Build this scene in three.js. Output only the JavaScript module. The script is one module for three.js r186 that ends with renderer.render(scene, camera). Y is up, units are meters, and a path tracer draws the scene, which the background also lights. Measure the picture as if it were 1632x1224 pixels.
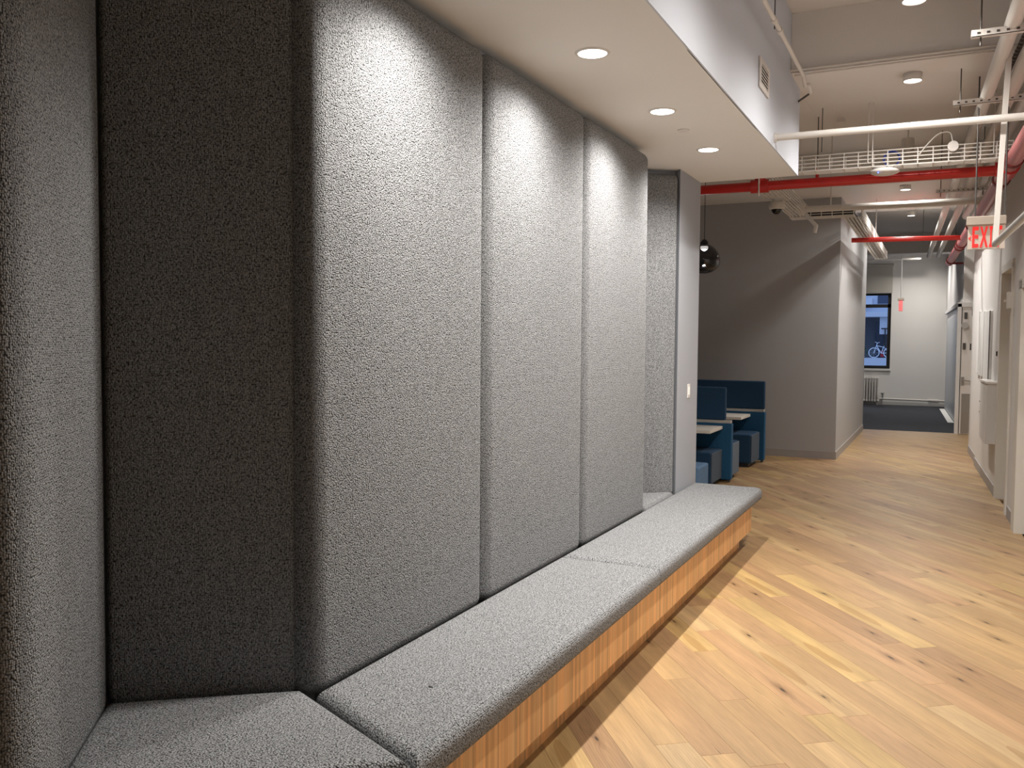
import * as THREE from 'three';
import { mergeGeometries, toCreasedNormals } from 'three/addons/utils/BufferGeometryUtils.js';
import { FontLoader } from 'three/addons/loaders/FontLoader.js';
import { TextGeometry } from 'three/addons/geometries/TextGeometry.js';
import { RoundedBoxGeometry } from 'three/addons/geometries/RoundedBoxGeometry.js';

// ------------------------------------------------------------------ camera, sky, exposure
const scene = new THREE.Scene();
const camera = new THREE.PerspectiveCamera(2 * Math.atan(612 / 1400) * 180 / Math.PI, 1632 / 1224, 0.05, 200);
camera.position.set(0, 1.65, 0);
camera.rotation.set(-0.0486352, 0.4548652, 0.0074999, 'YXZ');
scene.background = new THREE.Color().setRGB(0.42, 0.60, 1.0);      // dusk sky, seen and felt only through the far window
const renderer = new THREE.WebGLRenderer({ antialias: true });
renderer.toneMapping = THREE.LinearToneMapping;
renderer.toneMappingExposure = 1.1;
renderer.shadowMap.enabled = true;
const SOFFIT_CD = 15.5, CORRIDOR_CD = 13, END_CD = 13;               // candela of the three families of downlight
const LAMP = new THREE.Color().setRGB(1.0, 0.95, 0.885);

// ------------------------------------------------------------------ helpers
let seed = 20231;
const rnd = () => { seed = (seed * 1664525 + 1013904223) >>> 0; return seed / 4294967296; };
const rr = (a, b) => a + (b - a) * rnd();
const V = (x, y, z) => new THREE.Vector3(x, y, z);
const names = new Map();
function numbered(n) { const k = names.get(n) || 0; names.set(n, k + 1); return k ? `${n}_${String(k).padStart(3, '0')}` : n; }
function sh(o) { o.castShadow = true; o.receiveShadow = true; return o; }
function thing(name, label, category, [x, y, z] = [0, 0, 0], turn = 0, group) {
  const o = new THREE.Group(); o.name = numbered(name); o.position.set(x, y, z); o.rotation.y = turn;
  o.userData = { label, category }; if (group) o.userData.group = group;
  scene.add(o); o.updateMatrixWorld(true); return o;
}
// geometry is written in room coordinates; part() brings it into its thing's (or part's) own frame
function part(parent, name, geo, mat, label) {
  parent.updateMatrixWorld(true);
  geo.applyMatrix4(parent.matrixWorld.clone().invert());
  const m = sh(new THREE.Mesh(geo, mat)); m.name = name; if (label) m.userData.label = label;
  parent.add(m); m.updateMatrixWorld(true); return m;
}
function lone(name, geo, mat, label, category, group) {           // a thing that is one mesh, origin at its base
  geo.computeBoundingBox(); const b = geo.boundingBox, c = b.getCenter(V(0, 0, 0)); c.y = b.min.y;
  geo.translate(-c.x, -c.y, -c.z);
  const m = sh(new THREE.Mesh(geo, mat)); m.name = numbered(name); m.position.copy(c);
  m.userData = { label, category }; if (group) m.userData.group = group; scene.add(m); return m;
}
function struct(name, geo, mat, parent) {
  const m = sh(new THREE.Mesh(geo, mat)); m.name = parent ? name : numbered(name); m.userData.kind = 'structure';
  (parent || scene).add(m); return m;
}
function metric(geo) {                                            // uv in metres from the way each face points
  const g = geo.index ? geo.toNonIndexed() : geo; const p = g.attributes.position, uv = new Float32Array(p.count * 2);
  const a = V(0,0,0), b = V(0,0,0), c = V(0,0,0);
  for (let i = 0; i < p.count; i += 3) {
    a.fromBufferAttribute(p, i); b.fromBufferAttribute(p, i + 1); c.fromBufferAttribute(p, i + 2);
    const n = b.clone().sub(a).cross(c.clone().sub(a)); const ax = Math.abs(n.x), ay = Math.abs(n.y), az = Math.abs(n.z);
    [a, b, c].forEach((q, k) => {
      const [u, v] = ay >= ax && ay >= az ? [q.x, q.z] : ax >= az ? [q.z, q.y] : [q.x, q.y];
      uv[(i + k) * 2] = u; uv[(i + k) * 2 + 1] = v;
    });
  }
  g.setAttribute('uv', new THREE.BufferAttribute(uv, 2)); return g;
}
function box(x0, x1, y0, y1, z0, z1, r = 0) {
  const w = Math.abs(x1 - x0), h = Math.abs(y1 - y0), d = Math.abs(z1 - z0);
  const g = r ? new RoundedBoxGeometry(w, h, d, 3, Math.min(r, w / 2.01, h / 2.01, d / 2.01)) : new THREE.BoxGeometry(w, h, d);
  g.translate((x0 + x1) / 2, (y0 + y1) / 2, (z0 + z1) / 2); return metric(g);
}
const plain = g => { const h = g.index ? g.toNonIndexed() : g; for (const k of Object.keys(h.attributes)) if (!['position', 'normal', 'uv'].includes(k)) h.deleteAttribute(k); return h; };
const join = a => mergeGeometries(a.map(plain));
function rod(p, q, r, seg = 12, r2 = r) {                          // a bar between two points
  const a = V(...p), b = V(...q), l = a.distanceTo(b), g = new THREE.CylinderGeometry(r2, r, l, seg, 1);
  g.translate(0, l / 2, 0); g.applyQuaternion(new THREE.Quaternion().setFromUnitVectors(V(0, 1, 0), b.clone().sub(a).normalize()));
  g.translate(a.x, a.y, a.z); return plain(g);
}
const ball = (p, r, s = 12) => plain(new THREE.SphereGeometry(r, s, Math.max(6, s - 4)).translate(...p));
function pipe(pts, r, seg = 14) {                                  // rods with rounded elbows
  const g = []; for (let i = 0; i + 1 < pts.length; i++) { g.push(rod(pts[i], pts[i + 1], r, seg)); if (i) g.push(ball(pts[i], r * 1.02, seg)); } return join(g);
}
const disc = (x, y, z, r, h, seg = 28) => plain(new THREE.CylinderGeometry(r, r, h, seg).translate(x, y, z));
function prism(pts, y0, y1) {                                      // plan polygon [x, z] raised from y0 to y1
  const s = new THREE.Shape(pts.map(([x, z]) => new THREE.Vector2(x, -z)));
  const g = new THREE.ExtrudeGeometry(s, { depth: y1 - y0, bevelEnabled: false }); g.rotateX(-Math.PI / 2); g.translate(0, y0, 0); return metric(plain(g));
}
function cushionGeo(pts, y0, y1, r) {                              // plan polygon with soft rolled edges
  const s = new THREE.Shape(pts.map(([x, z]) => new THREE.Vector2(x, -z)));
  const g = new THREE.ExtrudeGeometry(s, { depth: y1 - y0 - 2 * r, bevelEnabled: true, bevelThickness: r, bevelSize: r * 1.15, bevelOffset: -r * 1.15, bevelSegments: 9, steps: 1 });
  g.rotateX(-Math.PI / 2); g.translate(0, y0 + r, 0);
  return toCreasedNormals(metric(plain(g)), 0.95);
}
// an upholstered pad: width w (x), height h (y), thickness d; front at z = 0 facing +z, soft ellipsoidal edges
function padGeo(w, h, d, rx, ry, rz, crown) {
  const axis = (half, r, n) => { const a = []; for (let k = 0; k <= 8; k++) a.push(-half + r * (1 - Math.tan((1 - k / 8) * Math.PI / 4))); for (let k = 1; k < n; k++) a.push(-half + r + (2 * half - 2 * r) * k / n); for (let k = 0; k <= 8; k++) a.push(half - r * (1 - Math.tan(k / 8 * Math.PI / 4))); return a; };
  const xs = axis(w / 2, rx, 14), ys = axis(h / 2, ry, 22), zs = [-d, -rz]; for (let k = 1; k <= 8; k++) zs.push(-rz + rz * Math.tan(k / 8 * Math.PI / 4));
  const P = [], UV = [], I = [];
  const face = (A, B, f, uvf, flip) => {
    const base = P.length / 3;
    for (const b of B) for (const a of A) { P.push(...f(a, b)); UV.push(...uvf(a, b)); }
    for (let j = 0; j + 1 < B.length; j++) for (let i = 0; i + 1 < A.length; i++) { const q = base + j * A.length + i, s = A.length; flip ? I.push(q, q + s, q + 1, q + 1, q + s, q + s + 1) : I.push(q, q + 1, q + s, q + 1, q + s + 1, q + s); }
  };
  face(xs, ys, (a, b) => [a, b, 0], (a, b) => [a, b]);
  face(zs, ys, (a, b) => [w / 2, b, a], (a, b) => [w / 2 - a, b], true);
  face(zs, ys, (a, b) => [-w / 2, b, a], (a, b) => [-w / 2 + a, b]);
  face(xs, zs, (a, b) => [a, h / 2, b], (a, b) => [a, h / 2 - b], true);
  face(xs, zs, (a, b) => [a, -h / 2, b], (a, b) => [a, -h / 2 + b]);
  for (let i = 0; i < P.length; i += 3) {
    const ex = Math.max(0, (Math.abs(P[i]) - (w / 2 - rx)) / rx), ey = Math.max(0, (Math.abs(P[i + 1]) - (h / 2 - ry)) / ry), ez = Math.max(0, (P[i + 2] + rz) / rz);
    const l = Math.hypot(ex, ey, ez); let k = 1; if (l > 1e-9) k = Math.max(ex, ey, ez) / l;
    const sx = Math.sign(P[i]), sy = Math.sign(P[i + 1]);
    if (ex > 0) P[i] = sx * (w / 2 - rx + rx * ex * k); if (ey > 0) P[i + 1] = sy * (h / 2 - ry + ry * ey * k); if (ez > 0) P[i + 2] = -rz + rz * ez * k;
    P[i + 2] += crown * Math.max(0, 1 - (2 * P[i] / w) ** 2) * Math.max(0, 1 - (2 * P[i + 1] / h) ** 4) * (ez > 0 ? ez : 0);
  }
  const g = new THREE.BufferGeometry(); g.setAttribute('position', new THREE.Float32BufferAttribute(P, 3)); g.setAttribute('uv', new THREE.Float32BufferAttribute(UV, 2)); g.setIndex(I); g.computeVertexNormals();
  const n = g.attributes.normal, m = new Map(), key = i => `${Math.round(P[i * 3] * 2e4)},${Math.round(P[i * 3 + 1] * 2e4)},${Math.round(P[i * 3 + 2] * 2e4)}`;
  for (let i = 0; i < n.count; i++) { const k = key(i), v = m.get(k) || V(0, 0, 0); v.add(V(n.getX(i), n.getY(i), n.getZ(i))); m.set(k, v); }
  for (let i = 0; i < n.count; i++) { const v = m.get(key(i)).clone().normalize(); n.setXYZ(i, v.x, v.y, v.z); }
  return g;
}

// ------------------------------------------------------------------ procedural textures
const N1 = (() => { const t = new Float32Array(65536); for (let i = 0; i < 65536; i++) t[i] = rnd(); return (x, y) => { const xi = Math.floor(x), yi = Math.floor(y), fx = x - xi, fy = y - yi, u = fx * fx * (3 - 2 * fx), v = fy * fy * (3 - 2 * fy); const h = (a, b) => t[((a & 255) + ((b & 255) << 8))]; return (h(xi, yi) * (1 - u) + h(xi + 1, yi) * u) * (1 - v) + (h(xi, yi + 1) * (1 - u) + h(xi + 1, yi + 1) * u) * v; }; })();
const fbm = (x, y, o = 4) => { let s = 0, a = 0.5, f = 1; for (let i = 0; i < o; i++) { s += a * N1(x * f + i * 37, y * f + i * 17); a /= 2; f *= 2; } return s / (1 - 1 / (1 << o)); };
const toS = c => c <= 0.0031308 ? 12.92 * c : 1.055 * Math.pow(c, 1 / 2.4) - 0.055;
function tex(w, h, f, color = true) {                              // f(x, y) -> linear [r, g, b] (colour) or value (data)
  const d = new Uint8Array(w * h * 4);
  for (let y = 0; y < h; y++) for (let x = 0; x < w; x++) {
    const v = f(x, y), i = (y * w + x) * 4;
    for (let k = 0; k < 3; k++) { const c = Array.isArray(v) ? v[k] : v; d[i + k] = Math.round(255 * Math.min(1, Math.max(0, color ? toS(Math.max(0, c)) : c))); }
    d[i + 3] = 255;
  }
  const t = new THREE.DataTexture(d, w, h, THREE.RGBAFormat); t.magFilter = THREE.LinearFilter; t.minFilter = THREE.LinearMipmapLinearFilter; t.generateMipmaps = true;
  t.wrapS = t.wrapT = THREE.RepeatWrapping; if (color) t.colorSpace = THREE.SRGBColorSpace; t.needsUpdate = true; return t;
}
const rep = (t, metresX, metresY = metresX) => { t.repeat.set(1 / metresX, 1 / metresY); return t; };
// boucle: loops of yarn, light flecked with charcoal; shade in the gaps is painted in
const FS = 1024, CELL = 8, FN = FS / CELL, loops = [];
for (let i = 0; i < FN * FN; i++) loops.push([rnd(), rnd(), rnd(), rnd()]);
const bH = new Float32Array(FS * FS), bT = new Float32Array(FS * FS);
for (let y = 0; y < FS; y++) for (let x = 0; x < FS; x++) {
  const cx = Math.floor(x / CELL), cy = Math.floor(y / CELL); let best = 9, tone = 0, ht = 0;
  for (let j = -1; j <= 1; j++) for (let i = -1; i <= 1; i++) {
    const gx = (cx + i + FN) % FN, gy = (cy + j + FN) % FN, q = loops[gy * FN + gx];
    const dx = (x / CELL - (cx + i + 0.15 + 0.7 * q[0])) * (0.8 + 0.5 * q[3]), dy = (y / CELL - (cy + j + 0.15 + 0.7 * q[1])) * (1.3 - 0.5 * q[3]), dd = dx * dx + dy * dy;
    if (dd < best) { best = dd; tone = q[2]; ht = q[3]; }
  }
  const e = Math.sqrt(best); bH[y * FS + x] = Math.max(0, 1 - e * e * 1.5) * (0.6 + 0.4 * ht); bT[y * FS + x] = tone;
}
const fabricMap = rep(tex(FS, FS, (x, y) => { const h = bH[y * FS + x], t = bT[y * FS + x]; const k = (0.03 + 0.43 * h) * (t < 0.10 ? 0.66 : 0.82 + 0.36 * t) * (0.86 + 0.28 * N1(x / 1.6, y / 1.6)); return [k * 0.83, k * 0.85, k * 0.88]; }), 0.78);
const fabricBump = rep(tex(FS, FS, (x, y) => bH[y * FS + x] * (0.75 + 0.25 * fbm(x / 40, y / 40, 2)), false), 0.78);
const plasterBump = rep(tex(256, 256, (x, y) => fbm(x / 3, y / 3, 3), false), 0.35);
const woolMap = rep(tex(256, 256, (x, y) => { const k = 0.75 + 0.5 * N1(x / 1.7, y / 1.7) * (0.7 + 0.6 * N1(x / 9, y / 9)); return [k, k, k].map(v => v * 0.8); }), 0.25);
const carpetMap = rep(tex(256, 256, (x, y) => { const k = 0.6 + 0.8 * N1(x / 1.5, y / 1.5); return [0.034 * k, 0.037 * k, 0.046 * k]; }), 0.5);
// bamboo ply on edge: upright strips of slightly different tone
const strips = []; { let x = 0; while (x < 2048) { const w = 8 + Math.floor(rnd() * 16); const t = rr(0.66, 1.12), warm = rr(0.92, 1.06); for (let k = 0; k < w && x < 2048; k++, x++) strips[x] = [t, warm, k === 0]; } }
const bambooMap = rep(tex(2048, 64, (x, y) => { const [t, w, e] = strips[x]; const g = t * (e ? 0.78 : 1) * (0.93 + 0.14 * N1(x * 0.9, y / 14)); return [0.72 * g * w, 0.385 * g, 0.155 * g / w]; }), 2.4, 0.5);
// oak boards: 2.0 m x 0.15 m each
function oakBoard(k) {
  const hue = [[0.60, 0.385, 0.185], [0.63, 0.43, 0.225], [0.52, 0.315, 0.155], [0.60, 0.37, 0.19], [0.66, 0.44, 0.19], [0.49, 0.295, 0.15], [0.575, 0.37, 0.18], [0.62, 0.41, 0.205], [0.545, 0.345, 0.17], [0.57, 0.345, 0.18]][k];
  const knots = []; const nk = [1, 0, 2, 0, 1, 1, 0, 2, 0, 1][k]; for (let i = 0; i < nk; i++) knots.push([rr(120, 900), rr(25, 100), rr(4, 9)]);
  const cracks = []; for (let i = 0; i < (k % 3); i++) cracks.push([rr(100, 850), rr(20, 108), rr(30, 90)]);
  const stain = k === 4 || k === 7 || k === 1 ? [rr(250, 700), rr(40, 90), rr(110, 180)] : null;
  const c0 = rr(40, 90), w0 = rr(0.004, 0.012), cath = k % 2 === 0;
  return tex(1024, 128, (x, y) => {
    let yy = y + 10 * (fbm(x / 260 + k * 9, y / 90, 3) - 0.5), kn = 0, ring = 0;
    for (const [kx, ky, kr] of knots) { const dx = (x - kx) / 2.2, dy = y - ky, d = Math.hypot(dx, dy); yy += Math.sign(dy || 1) * 22 * Math.exp(-d * d / (kr * kr * 9)); kn = Math.max(kn, 1 - d / kr); ring = Math.max(ring, Math.exp(-d * d / (kr * kr * 6))); }
    const arch = cath ? 46 * Math.exp(-(((yy - c0) / 34) ** 2)) : 0;
    const g1 = fbm((x + arch * 4) * w0, yy / 7 + arch * 0.5, 3), g2 = N1(x / 22 + k * 31, y / 1.3), g3 = fbm(x / 300 + k * 3, y / 50, 3);
    const lines = 0.5 + 0.5 * Math.sin((yy + arch * 0.8 + 14 * g3) * 0.62 + 5 * N1(x / 90, yy / 30));
    let t = 0.70 + 0.26 * g1 + 0.15 * (g2 - 0.5) + 0.40 * (g3 - 0.4) - 0.10 * lines;
    let c = hue.map((h, i) => 0.74 * h * (t - (i === 2 ? 0.05 * g3 : 0)));
    if (stain) { const dx = (x - stain[0]) / stain[2], dy = (y - stain[1]) / 30, d = dx * dx + dy * dy + 0.7 * (fbm(x / 60, y / 25, 3) - 0.5); if (d < 0.8) c = [c[0] * 0.80, c[1] * 0.74, c[2] * 0.66]; }
    if (ring > 0.15) c = c.map((v, i) => v * (1 - 0.34 * ring * (1 + 0.15 * i)));
    if (kn > 0) c = c.map(v => v * (1 - 0.85 * Math.min(1, kn * 1.6)));
    for (const [qx, qy, ql] of cracks) { const dx = Math.abs(x - qx) / ql, dy = Math.abs(y - qy - 3 * Math.sin(x / 40)); if (dx < 1 && dy < 1.6 * (1 - dx)) c = c.map(v => v * 0.35); }
    return c;
  });
}
const oakTex = []; for (let k = 0; k < 10; k++) oakTex.push(oakBoard(k));
const M = {};
const std = (o) => new THREE.MeshStandardMaterial(o);
const lin = (r, g, b) => new THREE.Color().setRGB(r, g, b);
M.fabric = std({ map: fabricMap, bumpMap: fabricBump, bumpScale: 0.0065, roughness: 0.95 });
M.oak = oakTex.map(t => std({ map: t, roughness: 0.42 }));
M.subfloor = std({ color: lin(0.10, 0.065, 0.035), roughness: 0.9 });
M.bamboo = std({ map: bambooMap, roughness: 0.4 });
M.carcass = std({ color: lin(0.35, 0.25, 0.15), roughness: 0.8 });
M.white = std({ color: lin(0.82, 0.805, 0.78), roughness: 0.75, bumpMap: plasterBump, bumpScale: 0.0003 });
M.ceil = std({ color: lin(0.78, 0.755, 0.73), roughness: 0.85, bumpMap: plasterBump, bumpScale: 0.0004 });
M.lilac = std({ color: lin(0.34, 0.355, 0.39), roughness: 0.75, bumpMap: plasterBump, bumpScale: 0.0003 });
M.grey = std({ color: lin(0.40, 0.40, 0.41), roughness: 0.6, bumpMap: plasterBump, bumpScale: 0.0003 });
M.rwall = std({ color: lin(0.72, 0.705, 0.69), roughness: 0.7, bumpMap: plasterBump, bumpScale: 0.0003 });
M.base = std({ color: lin(0.36, 0.34, 0.335), roughness: 0.5 });
M.cream = std({ color: lin(0.66, 0.63, 0.58), roughness: 0.55 });
M.carpet = std({ map: carpetMap, roughness: 1 });
M.pipeWhite = std({ color: lin(0.72, 0.69, 0.65), roughness: 0.42 });
M.pipeRed = std({ color: lin(0.52, 0.022, 0.018), roughness: 0.3 });
M.clampRed = std({ color: lin(0.16, 0.016, 0.014), roughness: 0.5 });
M.pinkPipe = std({ color: lin(0.45, 0.16, 0.16), roughness: 0.35 });
M.zinc = std({ color: lin(0.55, 0.54, 0.52), roughness: 0.4, metalness: 0.6 });
M.darkMetal = std({ color: lin(0.10, 0.095, 0.09), roughness: 0.5, metalness: 0.5 });
M.black = std({ color: lin(0.02, 0.02, 0.022), roughness: 0.45 });
M.plastic = std({ color: lin(0.74, 0.71, 0.68), roughness: 0.45 });
M.blueCable = std({ color: lin(0.06, 0.09, 0.40), roughness: 0.5 });
M.led = std({ color: lin(0.1, 0.1, 0.6), emissive: lin(0.1, 0.2, 1), emissiveIntensity: 3 });
M.glow = std({ color: lin(1, 1, 1), emissive: lin(1, 0.96, 0.9), emissiveIntensity: 8 });
M.navy = std({ color: lin(0.012, 0.055, 0.125), map: woolMap, roughness: 0.95 });
M.blue = std({ color: lin(0.014, 0.10, 0.22), map: woolMap, roughness: 0.95 });  // navy as it looks when lit, the light put into the colour
M.slate = std({ color: lin(0.085, 0.115, 0.16), map: woolMap, roughness: 0.95 });
M.slateLight = std({ color: lin(0.15, 0.19, 0.25), map: woolMap, roughness: 0.95 });
M.skyBlue = std({ color: lin(0.13, 0.24, 0.42), map: woolMap, roughness: 0.95 });
M.table = std({ color: lin(0.72, 0.68, 0.62), roughness: 0.4 });
M.chrome = std({ color: lin(0.7, 0.7, 0.7), roughness: 0.2, metalness: 1 });
M.board = std({ color: lin(0.86, 0.86, 0.85), roughness: 0.5 });
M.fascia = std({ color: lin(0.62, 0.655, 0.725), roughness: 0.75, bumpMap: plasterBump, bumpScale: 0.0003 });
M.smoke = new THREE.MeshPhysicalMaterial({ color: lin(0.20, 0.20, 0.215), roughness: 0.03, transmission: 1, thickness: 0, ior: 1.5 });
M.pane = new THREE.MeshPhysicalMaterial({ color: lin(0.95, 0.97, 1), roughness: 0.0, transmission: 1, thickness: 0, ior: 1.45 });
M.exitFace = std({ color: lin(0.62, 0.54, 0.47), roughness: 0.3 });
M.exitHousing = std({ color: lin(0.42, 0.36, 0.30), roughness: 0.5 });
M.exitRed = std({ color: lin(0.75, 0.02, 0.02), emissive: lin(1, 0.03, 0.025), emissiveIntensity: 0.45, roughness: 0.5 });
M.exitPink = std({ color: lin(0.7, 0.2, 0.2), emissive: lin(1, 0.16, 0.16), emissiveIntensity: 0.4, roughness: 0.4 });
M.blind = std({ color: lin(0.50, 0.48, 0.43), roughness: 0.9 });
M.frosted = std({ color: lin(0.58, 0.60, 0.62), roughness: 0.35 });
M.steel = std({ color: lin(0.42, 0.41, 0.40), roughness: 0.3, metalness: 0.8 });

// ------------------------------------------------------------------ plan of the place
const PH = Math.asin(0.613), nX = 0.613, nZ = Math.sqrt(1 - 0.613 ** 2);       // the diagonal that the floor boards and the bench corner follow
const nv = (t) => [nX * t, nZ * t], mv = (t) => [nZ * t, -nX * t];
const J = [-1.9, -2.36], L = [J[0] - mv(0.665)[0], J[1] - mv(0.665)[1]], E = [L[0] + nv(0.76)[0], L[1] + nv(0.76)[1]];
const J2 = [-1.9, -6.88], L2 = [J2[0] - mv(0.665)[0], J2[1] - mv(0.665)[1]];
const off = (p, s, t) => [p[0] + mv(s)[0] + nv(t)[0], p[1] + mv(s)[1] + nv(t)[1]];
const WALL_TURN = Math.asin(0.04085);                                            // the right wall runs 2.3 degrees off the left one
const MW = new THREE.Matrix4().makeRotationY(WALL_TURN).setPosition(0.37, 0, -15.37);
const wbox = (u0, u1, y0, y1, v0, v1, r = 0) => { const g = box(u0, u1, y0, y1, v0, v1, r); g.applyMatrix4(MW); return g; };
const wpt = (u, y, v) => V(u, y, v).applyMatrix4(MW).toArray();
const SOF = 3.02, LOW = 3.71, HIGH = 4.16;

// ------------------------------------------------------------------ floor: diagonal oak boards on a subfloor, carpet at the far end
const floor = struct('floor', box(-5.3, 2.2, -0.1, -0.016, -18.26, 2.9), M.subfloor);
function clip(poly, a, b, c) { const o = []; for (let i = 0; i < poly.length; i++) { const p = poly[i], q = poly[(i + 1) % poly.length], dp = a * p[0] + b * p[1] - c, dq = a * q[0] + b * q[1] - c; if (dp <= 0) o.push(p); if ((dp < 0 && dq > 0) || (dp > 0 && dq < 0)) { const t = dp / (dp - dq); o.push([p[0] + (q[0] - p[0]) * t, p[1] + (q[1] - p[1]) * t]); } } return o; }
const boards = [];
{
  const W = 0.15, O = [-1.16, -4.84];                                            // a seam that the photograph shows runs through O
  for (let i = -70; i < 75; i++) {
    let s = -22 + rr(-1.5, 0);
    while (s < 14) {
      const l = rr(0.75, 1.95), s0 = s + 0.0003, s1 = s + l - 0.0003, t0 = i * W + 0.0004, t1 = (i + 1) * W - 0.0004; s += l;
      let poly = [[s0, t0], [s1, t0], [s1, t1], [s0, t1]].map(([a, t]) => [O[0] + nv(a)[0] + mv(t)[0], O[1] + nv(a)[1] + mv(t)[1]]);
      const mid = [(poly[0][0] + poly[2][0]) / 2, (poly[0][1] + poly[2][1]) / 2];
      poly = clip(poly, 0, -1, 18.255); if (poly.length) poly = clip(poly, 0, 1, 2.6); if (poly.length) poly = clip(poly, -1, 0, 4.9); if (poly.length) poly = clip(poly, 1, -0.0409, 1.03 + (mid[1] < -14.9 ? 0.7 : mid[1] < -9.6 && mid[1] > -10.9 ? 0.16 : 0));
      if (poly.length < 3) continue;
      const hid = (x, z) => (x < -1.5 && z > -7.1 && z < -1.9) || (x < -1.45 && z < -13.3) || (x < -2.1 && z > -1.5 && z < 2.7);
      if (poly.every(([x, z]) => hid(x, z))) continue;
      boards.push({ poly, s0, t0, k: Math.floor(rnd() * 10), fu: rnd() < 0.5, fv: rnd() < 0.5, mid });
    }
  }
  camera.updateMatrixWorld(true); camera.updateProjectionMatrix();
  const seen = b => { let best = -1; for (const [x, z] of [...b.poly, b.mid]) { const p = V(x, 0, z).applyMatrix4(camera.matrixWorldInverse); if (p.z > -0.3) continue; const q = p.clone().applyMatrix4(camera.projectionMatrix); if (Math.abs(q.x) < 1.02 && Math.abs(q.y) < 1.02) best = Math.max(best, 1 / (p.z * p.z)); } return best; };
  boards.forEach(b => { b.v = seen(b); });
  const ranked = boards.slice().sort((a, b) => b.v - a.v); ranked.forEach((b, i) => { b.single = i < 300 && b.v > 0; });
  const boardGeo = (b) => {
    const P = [], UV = [], c = b.poly.reduce((a, p) => [a[0] + p[0] / b.poly.length, a[1] + p[1] / b.poly.length], [0, 0]);
    const inset = p => { const d = Math.hypot(p[0] - c[0], p[1] - c[1]) || 1; return [p[0] - (p[0] - c[0]) / d * 0.0008, p[1] - (p[1] - c[1]) / d * 0.0008]; };
    const O2 = O, uv = p => { const dx = p[0] - O2[0], dz = p[1] - O2[1], a = dx * nX + dz * nZ, t = dx * nZ - dz * nX; let u = (a - b.s0) / 2.0, v = (t - b.t0) / W; if (b.fu) u = 1 - u; if (b.fv) v = 1 - v; return [u, v]; };
    const put = (p, y) => { P.push(p[0], y, p[1]); UV.push(...uv(p)); };
    const n = b.poly.length, top = b.poly.map(inset);
    for (let i = 1; i + 1 < n; i++) { put(top[0], 0); put(top[i], 0); put(top[i + 1], 0); }
    for (let i = 0; i < n; i++) { const j = (i + 1) % n, A = b.poly[i], B = b.poly[j];
      put(top[i], 0); put(A, -0.001); put(B, -0.001); put(top[i], 0); put(B, -0.001); put(top[j], 0);
      put(A, -0.001); put(A, -0.015); put(B, -0.015); put(A, -0.001); put(B, -0.015); put(B, -0.001); }
    const g = new THREE.BufferGeometry(); g.setAttribute('position', new THREE.Float32BufferAttribute(P, 3)); g.setAttribute('uv', new THREE.Float32BufferAttribute(UV, 2)); g.computeVertexNormals();
    if (g.attributes.normal.getY(0) < 0) { const p = g.attributes.position, u = g.attributes.uv; for (let i = 0; i < p.count; i += 3) { const q = [p.getX(i), p.getY(i), p.getZ(i)], r = [u.getX(i), u.getY(i)]; p.setXYZ(i, p.getX(i + 1), p.getY(i + 1), p.getZ(i + 1)); u.setXY(i, u.getX(i + 1), u.getY(i + 1)); p.setXYZ(i + 1, ...q); u.setXY(i + 1, ...r); } g.computeVertexNormals(); }
    return g;
  };
  let k = 0; const rest = [];
  for (const b of boards) { const g = boardGeo(b); if (b.single) { const m = sh(new THREE.Mesh(g, M.oak[b.k])); m.name = k ? `plank_${String(k).padStart(3, '0')}` : 'plank'; k++; floor.add(m); } else rest.push(g); }
  const m = sh(new THREE.Mesh(mergeGeometries(rest), M.oak[6])); m.name = 'farther_planks'; m.userData.kind = 'stuff'; floor.add(m);
}
struct('floor', box(-5.3, 2.2, -0.1, 0.0, -26.1, -18.262), M.carpet).name = 'floor_carpet';

// ------------------------------------------------------------------ walls, soffit, ceiling
struct('wall_left', prism([[-3.4, -7.54], [-1.9, -7.54], [-1.9, J2[1] - 0.012], off(J2, 0, -0.10), off(L2, 0, -0.10), [-2.56, -6.40], [-2.001, -6.115], [-2.001, -2.43], off(J, 0, -0.10), off(L, 0, -0.10), off(L, -0.10, -0.10), off(E, -0.10, 0.02), off(E, -1.0, 0.02), [-2.9, 2.75], [-3.4, 2.75]], 0, 4.16), M.lilac);
struct('ceiling_soffit', box(-3.38, -1.11, SOF, HIGH - 0.001, -7.54, 2.74), M.white);
scene.getObjectByName('ceiling_soffit').material = M.white;
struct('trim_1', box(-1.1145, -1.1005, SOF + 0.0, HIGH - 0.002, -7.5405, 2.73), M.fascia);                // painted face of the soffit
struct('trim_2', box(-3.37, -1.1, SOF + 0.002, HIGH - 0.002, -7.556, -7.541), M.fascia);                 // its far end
struct('ceiling', box(-5.3, 2.2, HIGH, HIGH + 0.15, -26.1, 2.9), M.ceil);
struct('ceiling_beam', box(-1.099, 1.9, LOW, HIGH - 0.001, -9.0, -7.06), M.ceil);
struct('ceiling_beam', box(-4.95, -1.1, LOW, HIGH - 0.001, -9.0, -7.56), M.ceil);
struct('ceiling_beam', box(-4.95, 1.6, LOW, HIGH - 0.001, -14.9, -12.33), M.ceil);
struct('ceiling_beam', box(-4.95, 1.4, LOW, HIGH - 0.001, -22.4, -21.95), M.ceil);
struct('wall_back', box(-5.0, -1.33, 0, LOW - 0.001, -18.0, -13.22), M.grey);
scene.getObjectByName('wall_back').name = 'wall_alcove';
struct('wall_far_left', box(-5.15, -5.0, 0, HIGH, -26.0, 2.75), M.lilac);
struct('wall_near', box(-5.15, 2.1, 0, HIGH, 2.75, 2.9), M.white);
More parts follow.
